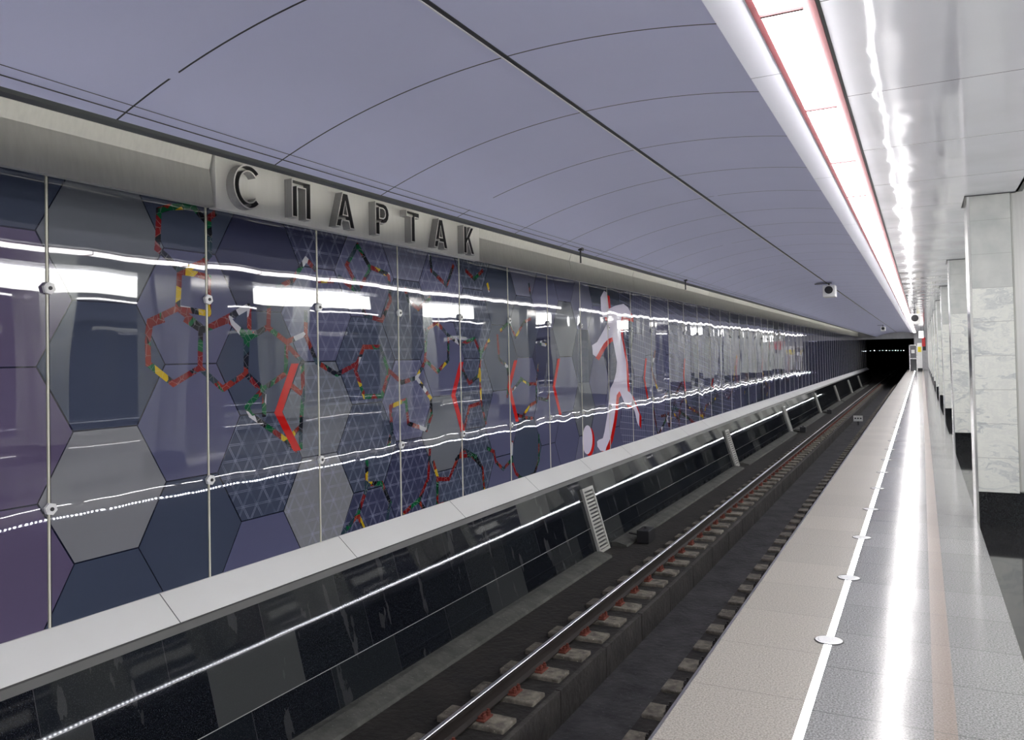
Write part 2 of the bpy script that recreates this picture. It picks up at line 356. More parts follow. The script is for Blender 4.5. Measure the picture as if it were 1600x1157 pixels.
# ================================================================== THE SETTING
def MX(x, mir): return 2 * XM - x if mir else x
def prof(pts, mir): return [(MX(x, mir), z) for x, z in pts]
VR, VX, VZ = 5.0, -1.6, 3.272
def vz(x): return VZ - (VR - math.sqrt(VR * VR - (x - VX) ** 2))
for mir in (0, 1):
    # platform: buff granite, white line, pale granite, brown line, pale granite
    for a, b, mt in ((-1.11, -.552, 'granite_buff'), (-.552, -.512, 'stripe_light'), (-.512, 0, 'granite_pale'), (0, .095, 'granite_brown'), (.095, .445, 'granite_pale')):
        structure('floor', B(*sorted((MX(a, mir), MX(b, mir))), Y0, Y1, -.027 if a < -1 else -.14, 0), mt)
    structure('trim_1', sweep(bmesh.new(), prof([(-1.11, -.027), (-1.11, -.03), (-1.098, -.03), (-1.098, -.055), (-1.11, -.055), (-1.11, -.187), (-.553, -.187), (-.553, -.027)], mir), Y0, Y1), 'nose_stone')
    # supports and pit wall below the platform
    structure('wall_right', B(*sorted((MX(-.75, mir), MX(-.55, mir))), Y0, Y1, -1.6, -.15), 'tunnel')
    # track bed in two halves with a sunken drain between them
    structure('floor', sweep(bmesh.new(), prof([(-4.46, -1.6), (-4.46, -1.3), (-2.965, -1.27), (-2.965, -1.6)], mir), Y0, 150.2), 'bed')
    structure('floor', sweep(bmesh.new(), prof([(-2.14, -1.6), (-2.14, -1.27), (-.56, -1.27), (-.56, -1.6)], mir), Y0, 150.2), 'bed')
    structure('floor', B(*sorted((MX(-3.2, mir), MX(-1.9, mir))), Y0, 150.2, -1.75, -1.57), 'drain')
    # sloped granite foot of the wall
    structure('wall_left', sweep(bmesh.new(), prof([(-4.755, -.16), (-4.425, -1.30), (-4.9, -1.6), (-5.2, -1.6), (-5.2, -.16)], mir), Y0, 88), 'slabs')
    # steel ledge under the glass
    structure('trim_2', sweep(bmesh.new(), prof([(-5.02, .034), (-4.984, .036), (-4.77, -.143), (-4.772, -.16), (-5.02, -.10)], mir), Y0, 88), ['ledge'])
    structure('trim_2', sweep(bmesh.new(), prof([(-4.769, -.145), (-4.752, -.152), (-4.738, -.205), (-4.762, -.207), (-4.80, -.165)], mir), Y0, 88), ['lip_grey'])
    structure('wall_left', B(*sorted((MX(-5.30, mir), MX(-5.055, mir))), Y0, 88, -1.6, 3.6), 'anthracite')
    # vault over the track
    xs = [-.78 - i * (3.47 - .78) / 26 for i in range(27)]
    p = [(x_, vz(x_)) for x_ in xs]
    pro = p + [(x_, z_ + .06) for x_, z_ in reversed(p)]
    structure('ceiling', sweep(bmesh.new(), prof(pro, mir), Y0, Y1), 'vault', smooth=False)
    # dark rolled rim of the vault and the void above the wall box
    e = p[-1]
    structure('trim_3', sweep(bmesh.new(), prof([(e[0], e[1] + .001), (e[0] - .03, e[1] - .010), (e[0] - .118, e[1] - .004), (-3.795, 2.990), (-3.805, 3.190), (-3.790, 3.190), (-3.775, 3.012), (e[0] - .14, e[1] + .05), (e[0], e[1] + .075)], mir), Y0, Y1), 'vault_rim')  # unseen upturned lip added to screen the cove tubes from the glass
    structure('ceiling', B(*sorted((MX(-5.3, mir), MX(-.6, mir))), Y0, 88, 3.62, 3.75), 'void')
    # soffit strip beside the lamps
    structure('trim_4', B(*sorted((MX(-.785, mir), MX(-.60, mir))), Y0, Y1, 3.197, 3.30), 'soffit')
    # white glossy ceiling over the platform
    structure('ceiling', B(*sorted((MX(-.345, mir), MX(.86, mir))), Y0, Y1, 3.2, 3.28), 'ceil')
    structure('ceiling', B(*sorted((MX(-.64, mir), MX(-.34, mir))), Y0, Y1, 3.30, 3.36), 'void')
# hall between the column rows
for a, b_, mt in ((.445, 1.22, 'granite_black'), (1.22, 2 * XM - 1.22, 'granite_pale'), (2 * XM - 1.22, 2 * XM - .445, 'granite_black')):
    structure('floor', B(a, b_, Y0, Y1, -.14, 0), mt)
structure('ceiling', B(.86, 2 * XM - .86, Y0, Y1, 3.45, 3.55), 'soffit')
for mir in (0, 1):
    structure('trim_5', B(*sorted((MX(.84, mir), MX(.90, mir))), Y0, Y1, 3.2, 3.45), 'anthracite')
# longitudinal joint of the vault, dark groove with a bright lip
jx = -1.87
structure('trim_6', sweep(bmesh.new(), [(jx - .012, vz(jx) - .001), (jx - .012, vz(jx) - .006), (jx + .012, vz(jx) - .006), (jx + .012, vz(jx) - .001)], Y0, Y1), 'cable')
structure('trim_7', sweep(bmesh.new(), [(jx - .020, vz(jx) - .001), (jx - .020, vz(jx) - .010), (jx - .0125, vz(jx) - .010), (jx - .0125, vz(jx) - .001)], Y0, Y1), 'joint_white')
# kerb at the wall foot, broken at each grille
GR = [11.27 + 9.9 * i for i in range(7)]
ks = [Y0] + [g + v for g in GR for v in (-.05, .62)] + [Y1]
for a, b in zip(ks[::2], ks[1::2]):
    structure('trim_8', sweep(bmesh.new(), [(-4.45, -1.32), (-4.45, -1.235), (-4.36, -1.225), (-4.19, -1.262), (-4.17, -1.32)], a, b), 'kerb')
# portal beam, tunnel beyond, end wall of the platform
structure('wall_back', B(-5.1, -.3, Y1, Y1 + .5, 2.70, 3.55), 'header')
structure('wall_back', B(-.55, 6.2, Y1 - .3, Y1, 0, 3.5), 'header')
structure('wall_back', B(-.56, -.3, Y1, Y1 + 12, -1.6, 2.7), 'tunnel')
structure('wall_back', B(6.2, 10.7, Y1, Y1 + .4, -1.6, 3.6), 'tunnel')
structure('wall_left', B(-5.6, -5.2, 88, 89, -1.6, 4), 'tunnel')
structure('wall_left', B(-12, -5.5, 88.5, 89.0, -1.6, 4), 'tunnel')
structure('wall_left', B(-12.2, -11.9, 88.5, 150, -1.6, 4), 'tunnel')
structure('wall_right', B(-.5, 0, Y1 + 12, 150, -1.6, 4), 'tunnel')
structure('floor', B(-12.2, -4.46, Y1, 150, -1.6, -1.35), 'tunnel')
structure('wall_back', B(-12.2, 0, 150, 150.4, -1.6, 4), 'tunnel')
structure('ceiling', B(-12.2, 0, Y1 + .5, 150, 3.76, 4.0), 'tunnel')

# steel wall box: shallow concave sheets, one per bay; the sign stands in its own bay
SY0, SY1 = 4.466, 8.655
def box_profile(mir=0):
    pts = [(-4.975, 2.935), (-4.90, 2.931), (-4.912, 3.03), (-4.945, 3.235), (-4.912, 3.345), (-4.90, 3.366), (-4.975, 3.366)]
    return prof(pts, mir)
def bay(y0, y1, lab, grp=None):
    o = link('steel_fascia', sweep(bmesh.new(), box_profile(), y0 + .006, y1 - .006), 'steel_box')
    tag(o, lab, 'fascia panel', grp)
bay(-1.7, 1.30, 'plain steel fascia panel above the glass, cut by the left edge of the photo')
bay(1.30, SY0 - .012, 'long concave brushed steel fascia panel left of the station name sign')
js = [SY1] + [11.64 + 3.10 * i for i in range(24)]
js = [v for v in js if v < Y1 - 1.2] + [Y1 - .02]
names = ['concave steel fascia panel directly right of the station name sign', 'second steel fascia panel right of the station name sign', 'third steel fascia panel right of the station name sign',
         'fourth steel fascia panel right of the station name sign', 'fifth steel fascia panel right of the station name sign', 'sixth steel fascia panel right of the station name sign']
for i in range(len(js) - 1):
    if i < len(names): bay(js[i], js[i + 1], names[i])
    else: bay(js[i], js[i + 1], 'small distant steel fascia panel, beyond the sixth from the name sign', 'distant steel fascia panels')
structure('trim_9', sweep(bmesh.new(), [(-4.985, 2.95), (-4.955, 2.95), (-4.955, 3.34), (-4.985, 3.34)], Y0, 88), 'steel_dark')
tag(link('steel_fascia', sweep(bmesh.new(), box_profile(1), Y0, Y1), 'steel_box'), 'long steel fascia over the far wall, seen only as a reflection', 'fascia panel')

# warm lamp tubes in the cove behind the vault rim, washing the steel fascia
for k in range(14):
    y_ = Y0 + .1 + 5.9 * k
    root = empty('cove_lamp', (-3.67, y_, 3.20), 'warm tube lamp hidden in the cove above the steel fascia', 'lamp', 'cove lamps')
    bm = bmesh.new(); cyl(bm, (0, 0, 0), (0, 5.7, 0), .016, 10); link('tube', bm, 'cove_light', root)
    link('holder', B(-.03, .04, 0, 5.7, .018, .035), 'anthracite', root)

# ------------------------------------------------------------------ station sign with seven channel letters
sign = empty('station_sign', (-4.90, (SY0 + SY1) / 2, 2.93), 'flat brushed steel sign box carrying the raised letters СПАРТАК', 'sign')
def L(name, bm, mats, smooth=False):      # part of the sign, given in world coordinates
    o = link(name, bm, mats, sign, smooth); o.location = -Vector(sign.location); return o
L('sign_box', B(-4.975, -4.896, SY0, SY1, 2.928, 3.372, bev=.003), 'steel_sign')
def letter(loops, y0, z0, w, h):
    """channel letter: thin outer shell, rim and inner walls, open towards the hall; loops are unit polygons, outer first"""
    bm = bmesh.new(); xb, xf, xi, tk = -4.897, -4.812, -4.890, .012
    for li, lp in enumerate(loops):
        P = [Vector((y0 + u * w, z0 + v * h)) for u, v in lp]
        ar = sum(P[i - 1].x * P[i].y - P[i].x * P[i - 1].y for i in range(len(P)))
        if (ar < 0) != (li > 0): P.reverse()
        n = len(P); off = []
        for i in range(n):
            a, b, c = P[i - 1], P[i], P[(i + 1) % n]
            d1, d2 = (b - a).normalized(), (c - b).normalized()
            n1, n2 = Vector((-d1.y, d1.x)), Vector((-d2.y, d2.x)); k = (n1 + n2); k = k / max(.35, k.dot(n1))
            off.append(b + k * tk)
        V = [[bm.verts.new((x_, q.x, q.y)) for q in Q] for x_, Q in ((xb, P), (xf, P), (xf, off), (xi, off))]
        for r in range(3):
            for i in range(n):
                j = (i + 1) % n
                f = bm.faces.new((V[r][i], V[r][j], V[r + 1][j], V[r + 1][i])); f.material_index = 1 if r == 1 else (0 if r == 0 else 2)
    bmesh.ops.recalc_face_normals(bm, faces=bm.faces[:])
    return bm
t_ = .27
cc = []
for i in range(25):
    a = math.radians(42 + i * (276 / 24)); cc.append((.5 + .5 * math.cos(a), .5 + .5 * math.sin(a)))
ci = []
for i in range(25):
    a = math.radians(318 - i * (276 / 24)); ci.append((.5 + .30 * math.cos(a), .5 + .34 * math.sin(a)))
LT = {
 'С': [cc + ci],
 'П': [[(0, 0), (.30, 0), (.30, .80), (.70, .80), (.70, 0), (1, 0), (1, 1), (0, 1)]],
 'А': [[(0, 0), (.27, 0), (.34, .20), (.66, .20), (.73, 0), (1, 0), (.64, 1), (.36, 1)], [(.40, .38), (.60, .38), (.50, .74)]],
 'Р': [[(0, 0), (.32, 0), (.32, .36), (.60, .36), (.80, .41), (.94, .52), (1, .68), (.94, .84), (.80, .96), (.60, 1), (0, 1)], [(.32, .54), (.55, .54), (.66, .59), (.70, .68), (.66, .78), (.55, .82), (.32, .82)]],
 'Т': [[(.34, 0), (.66, 0), (.66, .80), (1, .80), (1, 1), (0, 1), (0, .80), (.34, .80)]],
 'К': [[(0, 0), (.30, 0), (.30, .36), (.38, .46), (.68, 0), (1, 0), (.58, .60), (.96, 1), (.64, 1), (.30, .62), (.30, 1), (0, 1)]],
}
for ch, y_, w_ in (('С', 4.57, .325), ('П', 5.225, .245), ('А', 5.80, .29), ('Р', 6.41, .235), ('Т', 6.95, .245), ('А', 7.48, .29), ('К', 8.13, .26)):
    L('letter', letter(LT[ch], y_, 2.965 - (.012 if ch == 'С' else 0), w_, .335 + (.028 if ch == 'С' else 0)), ['steel_letter', 'letter_rim', 'steel_dark'])

# ------------------------------------------------------------------ glass wall panels with the printed mural
PW, PY0 = 1.285, 3.17
HA, HH, HP = .4823, .4355, .7235      # hexagon side, half height, column pitch
ZB, ZT = .036, 3.05
FX = -4.999                            # face of the glass
EXPL = {(0, 1.708): 'slate', (0, .838): 'mist', (0, -.03): 'slate', (0, 2.58): 'smoke', (1, 2.144): 'blue', (1, 1.274): 'blue', (1, .402): 'slate', (1, 3.01): 'slate',
        (-1, 2.144): 'lilac', (-1, 1.274): 'lilac', (-1, .402): 'lilac', (-1, 3.01): 'slate', (2, .838): 'slate', (2, -.03): 'blue', (2, 1.708): 'slate', (2, 2.58): 'navy', (3, .402): 'mist', (3, 1.274): 'smoke', (3, 2.144): 'blue',
        (3, 3.01): 'navy', (5, .838): 'blue', (6, .838): 'smoke', (10, 2.144): 'smoke', (8, 2.58): 'slate', (12, .402): 'smoke', (11, .838): 'blue'}
rh = random.Random(3)
cells = []
for k in range(-7, 120):
    cy_ = 3.578 + HP * k
    for r in range(-1, 5):
        cz_ = (.838 if k % 2 == 0 else .402) + (HH * 2 - .001) * r - (.868 if k % 2 == 0 else 0)
        tone = rh.choice(['slate', 'blue', 'blue', 'steel', 'slate', 'blue', 'navy', 'smoke'])
        for (kk, zz), tn in EXPL.items():
            if kk == k and abs(zz - cz_) < .12: tone = tn
        if k <= -1: tone = 'lilac' if cz_ < 2.7 else 'slate'  # purple reflection painted into the tone of the leftmost cells
        if cy_ > 14.6: tone = rh.choice(['blue', 'blue', 'slate', 'blue'])
        g = .0055
        a, hh = HA - g, HH - g
        hx = [(cy_ - a, cz_), (cy_ - a / 2, cz_ - hh), (cy_ + a / 2, cz_ - hh), (cy_ + a, cz_), (cy_ + a / 2, cz_ + hh), (cy_ - a / 2, cz_ + hh)]
        fam = 'g_'
        if 4.9 < cy_ < 8.7 and not (k in (1, 2) and cz_ > 1.9) and rh.random() > .12: fam = 'gl_'
        if 14.2 < cy_ < 24: fam = 'gn_'
        cells.append((cy_, hx, fam + tone))
def strip(pts, w):
    out = []
    for a, b in zip(pts, pts[1:]):
        a, b = Vector(a), Vector(b); d = b - a
        if d.length < 1e-4: continue
        d.normalize(); n_ = Vector((-d.y, d.x)) * w / 2; e = d * w * .32
        q = [a - e - n_, b + e - n_, b + e + n_, a - e + n_]; out.append([tuple(v) for v in q])
    return out
BANDQ = [strip(ch, .048 if ch[0][0] < 16 else .07) for ch in BANDS]
# further scattered outlines on the distant part of the wall
for y_ in (16.6, 17.6, 20.1, 22.8, 25.5, 29.0, 33.0, 37.5):
    s_ = random.Random(int(y_ * 10)); z_ = s_.uniform(.35, .6); pts = [(y_, z_)]
    for i in range(6): pts.append((pts[-1][0] + s_.uniform(.1, .5), max(.12, min(2.2, pts[-1][1] + s_.uniform(-.35, .45)))))
    BANDQ.append(strip(pts, .06))
CHEVQ = []
for ch in CHEVRONS + [[(24.6, 1.6), (24.4, 1.2), (24.6, .8)], [(29.0, 1.6), (28.8, 1.2), (29.0, .8)], [(35.2, 1.6), (35.0, 1.2), (35.2, .8)]]:
    w = .095; (a, b, c) = ch
    o = w * .5
    CHEVQ.append([[(a[0] - o, a[1]), (b[0] - o, b[1]), (c[0] - o, c[1]), (c[0] + o, c[1]), (b[0] + o, b[1]), (a[0] + o, a[1])]])
BALL = [(12.36 + .225 * math.cos(i * math.pi / 16), .315 + .24 * math.sin(i * math.pi / 16)) for i in range(32)]
sh_ = lambda P, dy, dz: [(y_ + dy, z_ + dz) for y_, z_ in P]
FIG = [(PLAYER, 'p_white', .0034), (BALL, 'p_white', .0034), (sh_(PLAYER, .13, -.06), 'p_red', .0026), (sh_(BALL, .10, -.045), 'p_red', .0026)]
PN = ['glass wall panel cut by the left edge of the photo, purplish and without coloured outlines', 'second glass panel from the left, with large plain grey hexagons',
      'glass panel below the letter С with the double red and green hexagon outline', 'glass panel below the letter А with the broad red chevron',
      'glass panel below the letter Т with a whole brown hexagon outline', 'glass panel below the end of the name sign, with white snowflake lattice',
      'glass panel just right of the name sign with a hanging green and white garland outline', 'glass panel with the slim red chevron, two panels left of the printed ball',
      'glass panel with the last red chevron left of the printed footballer', 'glass panel with the printed white ball', 'glass panel with the left arm and standing foot of the printed footballer',
      'glass panel with the head and body of the printed footballer', 'glass panel with the kicking foot of the printed footballer']
def build_panel(idx):
    y0 = PY0 + PW * (idx - 1); y1 = y0 + PW; yc = (y0 + y1) / 2
    if idx < len(PN) and idx >= 0: lab, grp = PN[idx], None
    elif idx < 0: lab, grp = 'plain glass wall panel outside the left edge of the photo', 'glass panels outside the frame'
    elif idx < 20: lab, grp = 'glass wall panel with printed goal net, %s beyond the footballer' % ['first', 'second', 'third', 'fourth', 'fifth', 'sixth', 'seventh', 'eighth'][idx - 13], None
    else: lab, grp = 'narrow looking distant glass wall panel far beyond the goal net print', 'distant glass wall panels'
    root = empty('glass_panel', (FX, yc, 0), lab, 'wall panel', grp)
    rr = random.Random(idx * 7 + 1)
    root.rotation_euler = (0, math.radians(rr.uniform(-.05, .05)), math.radians(rr.uniform(-.16, .16)))
    def loc(bm, q, x_, mi):
        if area(q) < 0: q = q[::-1]
        f = bm.faces.new([bm.verts.new((x_, y_ - yc, z_)) for y_, z_ in q]); f.material_index = mi
        f.normal_update()
        if f.normal.x < 0: f.normal_flip()
    Y0_, Y1_ = y0 + .012, y1 - .012
    bm = box(bmesh.new(), -.012, 0, Y0_ - yc, Y1_ - yc, ZB, ZT, 0)
    mats = ['g_line']
    for cy_, hx, mt in cells:
        if abs(cy_ - yc) > PW: continue
        q = clip_rect(hx, Y0_, Y1_, ZB, ZT)
        if q:
            if mt not in mats: mats.append(mt)
            loc(bm, q, .0010, mats.index(mt))
    link('glass_sheet', bm, mats, root)
    for name, groups, mt, x_ in (('hexagon_print', BANDQ, 'p_collage', .0018), ('chevron_print', CHEVQ, 'p_red', .0024)):
        for gi, quads in enumerate(groups):
            bm = bmesh.new(); n = 0
            for q in quads:
                q = clip_rect(q, Y0_, Y1_, ZB, ZT)
                if q and abs(area(q)) > 1e-6: loc(bm, q, x_ + (gi % 5) * .00008 + (n % 3) * .00003, 0); n += 1
            if n: link(name, bm, mt, root)
            else: bm.free()
    for name, sel in (('footballer_print', (0, 2)), ('ball_print', (1, 3))):
        bm = bmesh.new(); mats = []; n = 0
        for i in sel:
            P, mt, x_ = FIG[i]; q = clip_rect(P, Y0_, Y1_, ZB, ZT)
            if q:
                if mt not in mats: mats.append(mt)
                loc(bm, q, x_, mats.index(mt)); n += 1
        if n: link(name, bm, mats, root)
        else: bm.free()
    # light joint strip on the far edge of the panel, two hexagonal clamps on it
    link('joint_strip', B(-.012, .006, y1 - yc - .007, y1 - yc + .006, ZB, ZT), 'cream_strip', root)
    if idx < 26:
        for z_ in (2.212, .795):
            bm = bmesh.new()
            cyl(bm, (.006, y1 - yc, z_), (.030, y1 - yc, z_), .041, 6, 0); cyl(bm, (.030, y1 - yc, z_), (.034, y1 - yc, z_), .034, 6, 0)
            q = link('clamp', bm, 'white_enamel', root)
            b2 = bmesh.new(); cyl(b2, (.034, y1 - yc, z_), (.040, y1 - yc, z_), .013, 8); link('bolt', b2, 'black_iron', q)
i = -2
while PY0 + PW * i < 88: build_panel(i); i += 1
o = structure('wall_right', B(2 * XM + 5.0, 2 * XM + 5.05, Y0, Y1, .034, 3.05), 'g_blue')

# ------------------------------------------------------------------ ceiling lamps
LP = 1.515
def lamp_unit():
    root = bpy.data.objects.new('ceiling_light', None); C.objects.link(root)
    h = LP / 2
    bm = bmesh.new()
    box(bm, -.620, -.578, -h, h, -.012, .060, 0); box(bm, -.402, -.360, -h, h, -.012, .060, 0)
    box(bm, -.578, -.402, -h, -h + .009, -.056, .050, 0); box(bm, -.578, -.402, h - .009, h, -.056, .050, 0)
    fr = link('frame', bm, 'red_frame', root)
    bm = bmesh.new(); box(bm, -.360, -.346, -h, h, .0, .060, 0); gp = link('shadow_gap', bm, 'black_iron', root)
    di = link('diffuser', B(-.578, -.402, -h + .009, h - .009, -.046, .03), 'diffuser', root)
    return kids(root, fr, gp, di)
lp0 = lamp_unit(); n = 0; yl = 3.517 + LP / 2 - LP * 6
first = True; vis = 0
while yl < Y1 - 1:
    u = lp0 if first else copy_tree(lp0)
    first = False
    u.location = (0, yl, 3.2); u['category'] = 'lamp'
    if yl < 2.5: u['label'] = 'white ceiling lamp above the camera, out of the photo'; u['group'] = 'ceiling lamps out of frame'
    else:
        if vis < 12: u['label'] = '%s of the white rectangular ceiling lamps framed in red' % (ORD[vis] if vis else 'nearest')
        else: u['label'] = 'distant white ceiling lamp, beyond the twelfth, in the continuous red framed row'; u['group'] = 'distant ceiling lamps'
        vis += 1
    yl += LP
# the same row over the opposite platform edge, in long pieces
for k in range(9):
    y_ = -6 + 9 * k
    o = link('ceiling_light', B(2 * XM + .402, 2 * XM + .578, y_ + .02, y_ + 8.98, 3.19, 3.23), 'diffuser')
    tag(o, 'long ceiling lamp over the opposite platform edge, seen reflected in the glass wall', 'lamp', 'opposite lamps')
# lamp boxes hanging in the middle of the hall
for k in range(13):
    y_ = -5.2 + 6.2 * k
    root = empty('ceiling_light_box', (3.5, y_ + 1.9, 3.07), 'long white light box on the ceiling in the middle of the hall', 'lamp', 'hall light boxes')
    link('light_box', B(-.15, .15, -1.95, 1.95, 0, .35, bev=.02), 'hall_light', root)
    bm = bmesh.new()
    for s_ in (-1.6, 1.6): cyl(bm, (0, s_, .35), (0, s_, .381), .03, 10)
    link('mount', bm, 'black_iron', root)

# ------------------------------------------------------------------ platform fittings
def disc_unit():
    bm = bmesh.new()
    cyl(bm, (0, 0, 0), (0, 0, .004), .076, 28, 0); cyl(bm, (0, 0, .004), (0, 0, .008), .062, 28, 0, .056)
    root = link('floor_disc', bm, 'disc_white')
    b2 = bmesh.new(); seg = 32
    for i in range(seg):
        a0, a1 = 2 * math.pi * i / seg, 2 * math.pi * (i + 1) / seg
        for r0, r1, z0, z1 in ((.076, .082, .006, .002),):
            vs = [b2.verts.new((r * math.cos(a), r * math.sin(a), z)) for r, a, z in ((r0, a0, z0), (r1, a0, z1), (r1, a1, z1), (r0, a1, z0))]
            b2.faces.new(vs)
    rg = link('rim', b2, 'anthracite', root)
    return kids(root, rg)
d0 = disc_unit()
for k in range(50):
    y_ = 3.58 + 1.44 * k
    if y_ > 74: break
    o = d0 if k == 0 else copy_tree(d0)
    o.location = (-.532, y_, .0005); o['category'] = 'floor disc'
    if k == 0: o['label'] = 'white floor disc on the line, just below the photo edge'
    elif k <= 12: o['label'] = '%s visible white disc set on the white platform line' % ORD[k - 1]
    else: o['label'] = 'tiny far white disc on the white platform line, beyond the twelfth'; o['group'] = 'distant white floor discs'
for mir in (0, 1):
    o = link('light_strip', B(*sorted((MX(-1.0985, mir), MX(-1.104, mir))), Y0, 74, -.048, -.036), 'diodes')
    tag(o, 'dotted line of small white lights under the %s platform edge' % ('opposite' if mir else 'near'), 'light strip')

# ------------------------------------------------------------------ columns
def column_unit(mir):
    root = bpy.data.objects.new('column', None); C.objects.link(root)
    def X(a, b): return sorted(((-a, -b) if mir else (a, b)))
    d = .66
    parts = []
    parts.append(link('plinth', B(*X(.010, 1.06), 0, d, 0, .31), 'plinth_black', root))
    parts.append(link('marble_cladding', B(*X(.010, .350), -.012, d + .012, .31, 3.198, bev=.002), 'marble', root))
    parts.append(link('marble_cladding', B(*X(.730, 1.07), -.012, d + .012, .31, 3.448, bev=.002), 'marble', root))
    parts.append(link('steel_cladding', B(*X(.350, .730), .014, d - .014, .31, 3.448, bev=.02), 'steel_column', root))
    parts.append(link('steel_side', B(*X(-.006, .010), -.004, d, .0, 3.195, bev=.003), 'steel_bright', root))
    parts.append(link('corner_strip', B(*X(-.012, .010), -.016, -.006, .0, 3.195), 'steel_bright', root))
    parts.append(link('capital', B(*X(-.030, .40), -.02, d + .02, 3.192, 3.2), 'anthracite', root))
    return kids(root, *parts)
CP = 6.2
for mir in (0, 1):
    c0 = column_unit(mir)
    for k in range(-2, 11):
        o = c0 if k == -2 else copy_tree(c0)
        o.location = (MX(.445, mir), 8.97 + CP * k, 0); o['category'] = 'column'
        if mir: o['label'] = 'pale marble column of the opposite row, seen only in the glass reflection'; o['group'] = 'opposite columns'
        elif k < 0: o['label'] = 'marble column beside the camera, outside the photo'; o['group'] = 'columns out of frame'
        elif k < 8: o['label'] = '%s marble and steel column on a black plinth at the right' % ORD[k]
        else: o['label'] = 'far marble column, beyond the eighth in the row'; o['group'] = 'distant columns'

# ------------------------------------------------------------------ track
def rail(x, lab):
    root = empty('rail', (x, 0, -1.237), lab, 'rail')
    bm = bmesh.new()
    pr = [(-.050, 0), (-.050, .010), (-.012, .026), (-.009, .098), (-.034, .108), (-.036, .133), (.036, .133), (.034, .108), (.009, .098), (.012, .026), (.050, .010), (.050, 0)]
    link('rail_web', sweep(bm, pr, Y0, 150.2), 'rail_rust', root)
    link('rail_head', sweep(bmesh.new(), [(-.030, .1335), (-.028, .137), (.004, .137), (.008, .1335)], Y0, 150.2), 'rail_head', root)
RX = -3.345
rail(RX, 'shiny topped steel rail in full view between wall and drain')
rail(-1.825, 'steel rail close under the platform edge')
def sleeper_unit(x0, x1, rx):
    root = link('sleeper', box(bmesh.new(), x0, x1, -.125, .125, -1.31, -1.238, 0, .012), 'sleeper')
    ks_ = []
    for s in (-1, 1):
        bm = bmesh.new()
        box(bm, rx + s * .092 - .038, rx + s * .092 + .038, -.075, .075, -1.238, -1.222, 0, .004)
        for dy in (-.038, .038):
            cyl(bm, (rx + s * .105, dy, -1.222), (rx + s * .105, dy, -1.185), .020, 6)
            cyl(bm, (rx + s * .105, dy, -1.185), (rx + s * .105, dy, -1.170), .012, 8)
        box(bm, rx + s * .080 - .022, rx + s * .080 + .022, -.060, .060, -1.222, -1.200, 0, .006)
        ks_.append(link('rail_clip', bm, 'clip_rust' if s > 0 else 'clip_dark', root))
    return kids(root, *ks_)
SP = .545
for side, (x0, x1, rx) in enumerate(((-3.64, -3.02, RX), (-2.13, -1.45, -1.825))):
    s0 = sleeper_unit(x0, x1, rx)
    for k in range(-4, 128):
        o = s0 if k == -4 else copy_tree(s0)
        o.location = (0, 6.775 + SP * k + (.2 if side else 0), 0); o['category'] = 'sleeper'
        ko = k + 0 if side == 0 else k - 4
        if 0 <= ko < 12:
            o['label'] = ('%s block sleeper in view under the rail beside the glass wall' if side == 0 else '%s block sleeper showing beside the platform edge') % ORD[ko]; continue
        o['label'] = ('block sleeper outside the nearest twelve under the rail beside the glass wall' if side == 0 else 'block sleeper outside the nearest twelve beside the platform edge')
        o['group'] = 'sleepers under the wall side rail' if side == 0 else 'sleepers under the platform side rail'
# upright blocks that line the drain, their joints open
for k in range(60):
    y_ = 4.2 + 1.15 * k
    if y_ > Y1: break
    o = link('drain_kerb_block', B(-2.985, -2.935, y_, y_ + 1.135, -1.58, -1.262, bev=.004), 'drain_blocks')
    if k < 12: tag(o, '%s dark block lining the wall side of the drain' % ORD[k], 'kerb block')
    else: tag(o, 'far dark block lining the wall side of the drain, beyond the twelfth', 'kerb block', 'distant drain blocks')
# small white marker on the drain floor
mk = empty('track_marker', (-2.58, 38.2, -1.57), 'small white three-dot marker plate standing in the drain', 'marker')
link('plate', B(-.19, .19, 0, .02, .17, .42, bev=.004), 'white_enamel', mk)
bm = bmesh.new()
for s_ in (-.11, 0, .11): cyl(bm, (s_, 0, .30), (s_, -.008, .30), .034, 12)
link('dots', bm, 'black_iron', mk)
link('post', B(-.03, .03, .005, .015, 0, .17), 'black_iron', mk)

# ------------------------------------------------------------------ grilles on the wall foot
def on_slope(z_): return -4.755 + (z_ + .16) * (.33 / -1.14)
def grille(y_, lab, grp=None):
    root = empty('vent_grille', (0, y_, 0), lab, 'vent', grp)
    zt, zb, w = -.335, -1.29, .43
    bm = bmesh.new()
    def slab(z0, z1, a, b, t0, t1, bm):
        vs = []
        for z_ in (z0, z1):
            for t2 in (t0, t1):
                for yy_ in (a, b): vs.append(bm.verts.new((on_slope(z_) + t2, yy_, z_ + t2 * .29)))
        idx = [(0, 1, 3, 2), (4, 6, 7, 5), (0, 4, 5, 1), (2, 3, 7, 6), (0, 2, 6, 4), (1, 5, 7, 3)]
        fs = [bm.faces.new([vs[i] for i in f]) for f in idx]; bmesh.ops.recalc_face_normals(bm, faces=fs)
    slab(zb, zt, 0, .045, .002, .045, bm); slab(zb, zt, w - .045, w, .002, .045, bm); slab(zt - .04, zt, .045, w - .045, .002, .045, bm); slab(zb, zb + .04, .045, w - .045, .002, .045, bm)
    link('frame', bm, 'kerb_light', root)
    bm = bmesh.new(); n_ = 17
    for i_ in range(n_):
        z_ = zb + .05 + (zt - zb - .10) * i_ / (n_ - 1)
        slab(z_, z_ + .026, .045, w - .045, .010, .036, bm)
    link('slats', bm, 'kerb_light', root)
    bm = bmesh.new(); slab(zb, zt, .045, w - .045, .001, .006, bm); link('backing', bm, 'black_iron', root)
plain('kerb_light', (.36, .36, .33), .5, .2)
for k, g in enumerate(GR):
    grille(g, '%s tall slatted grille leaning on the black wall foot' % ORD[k])
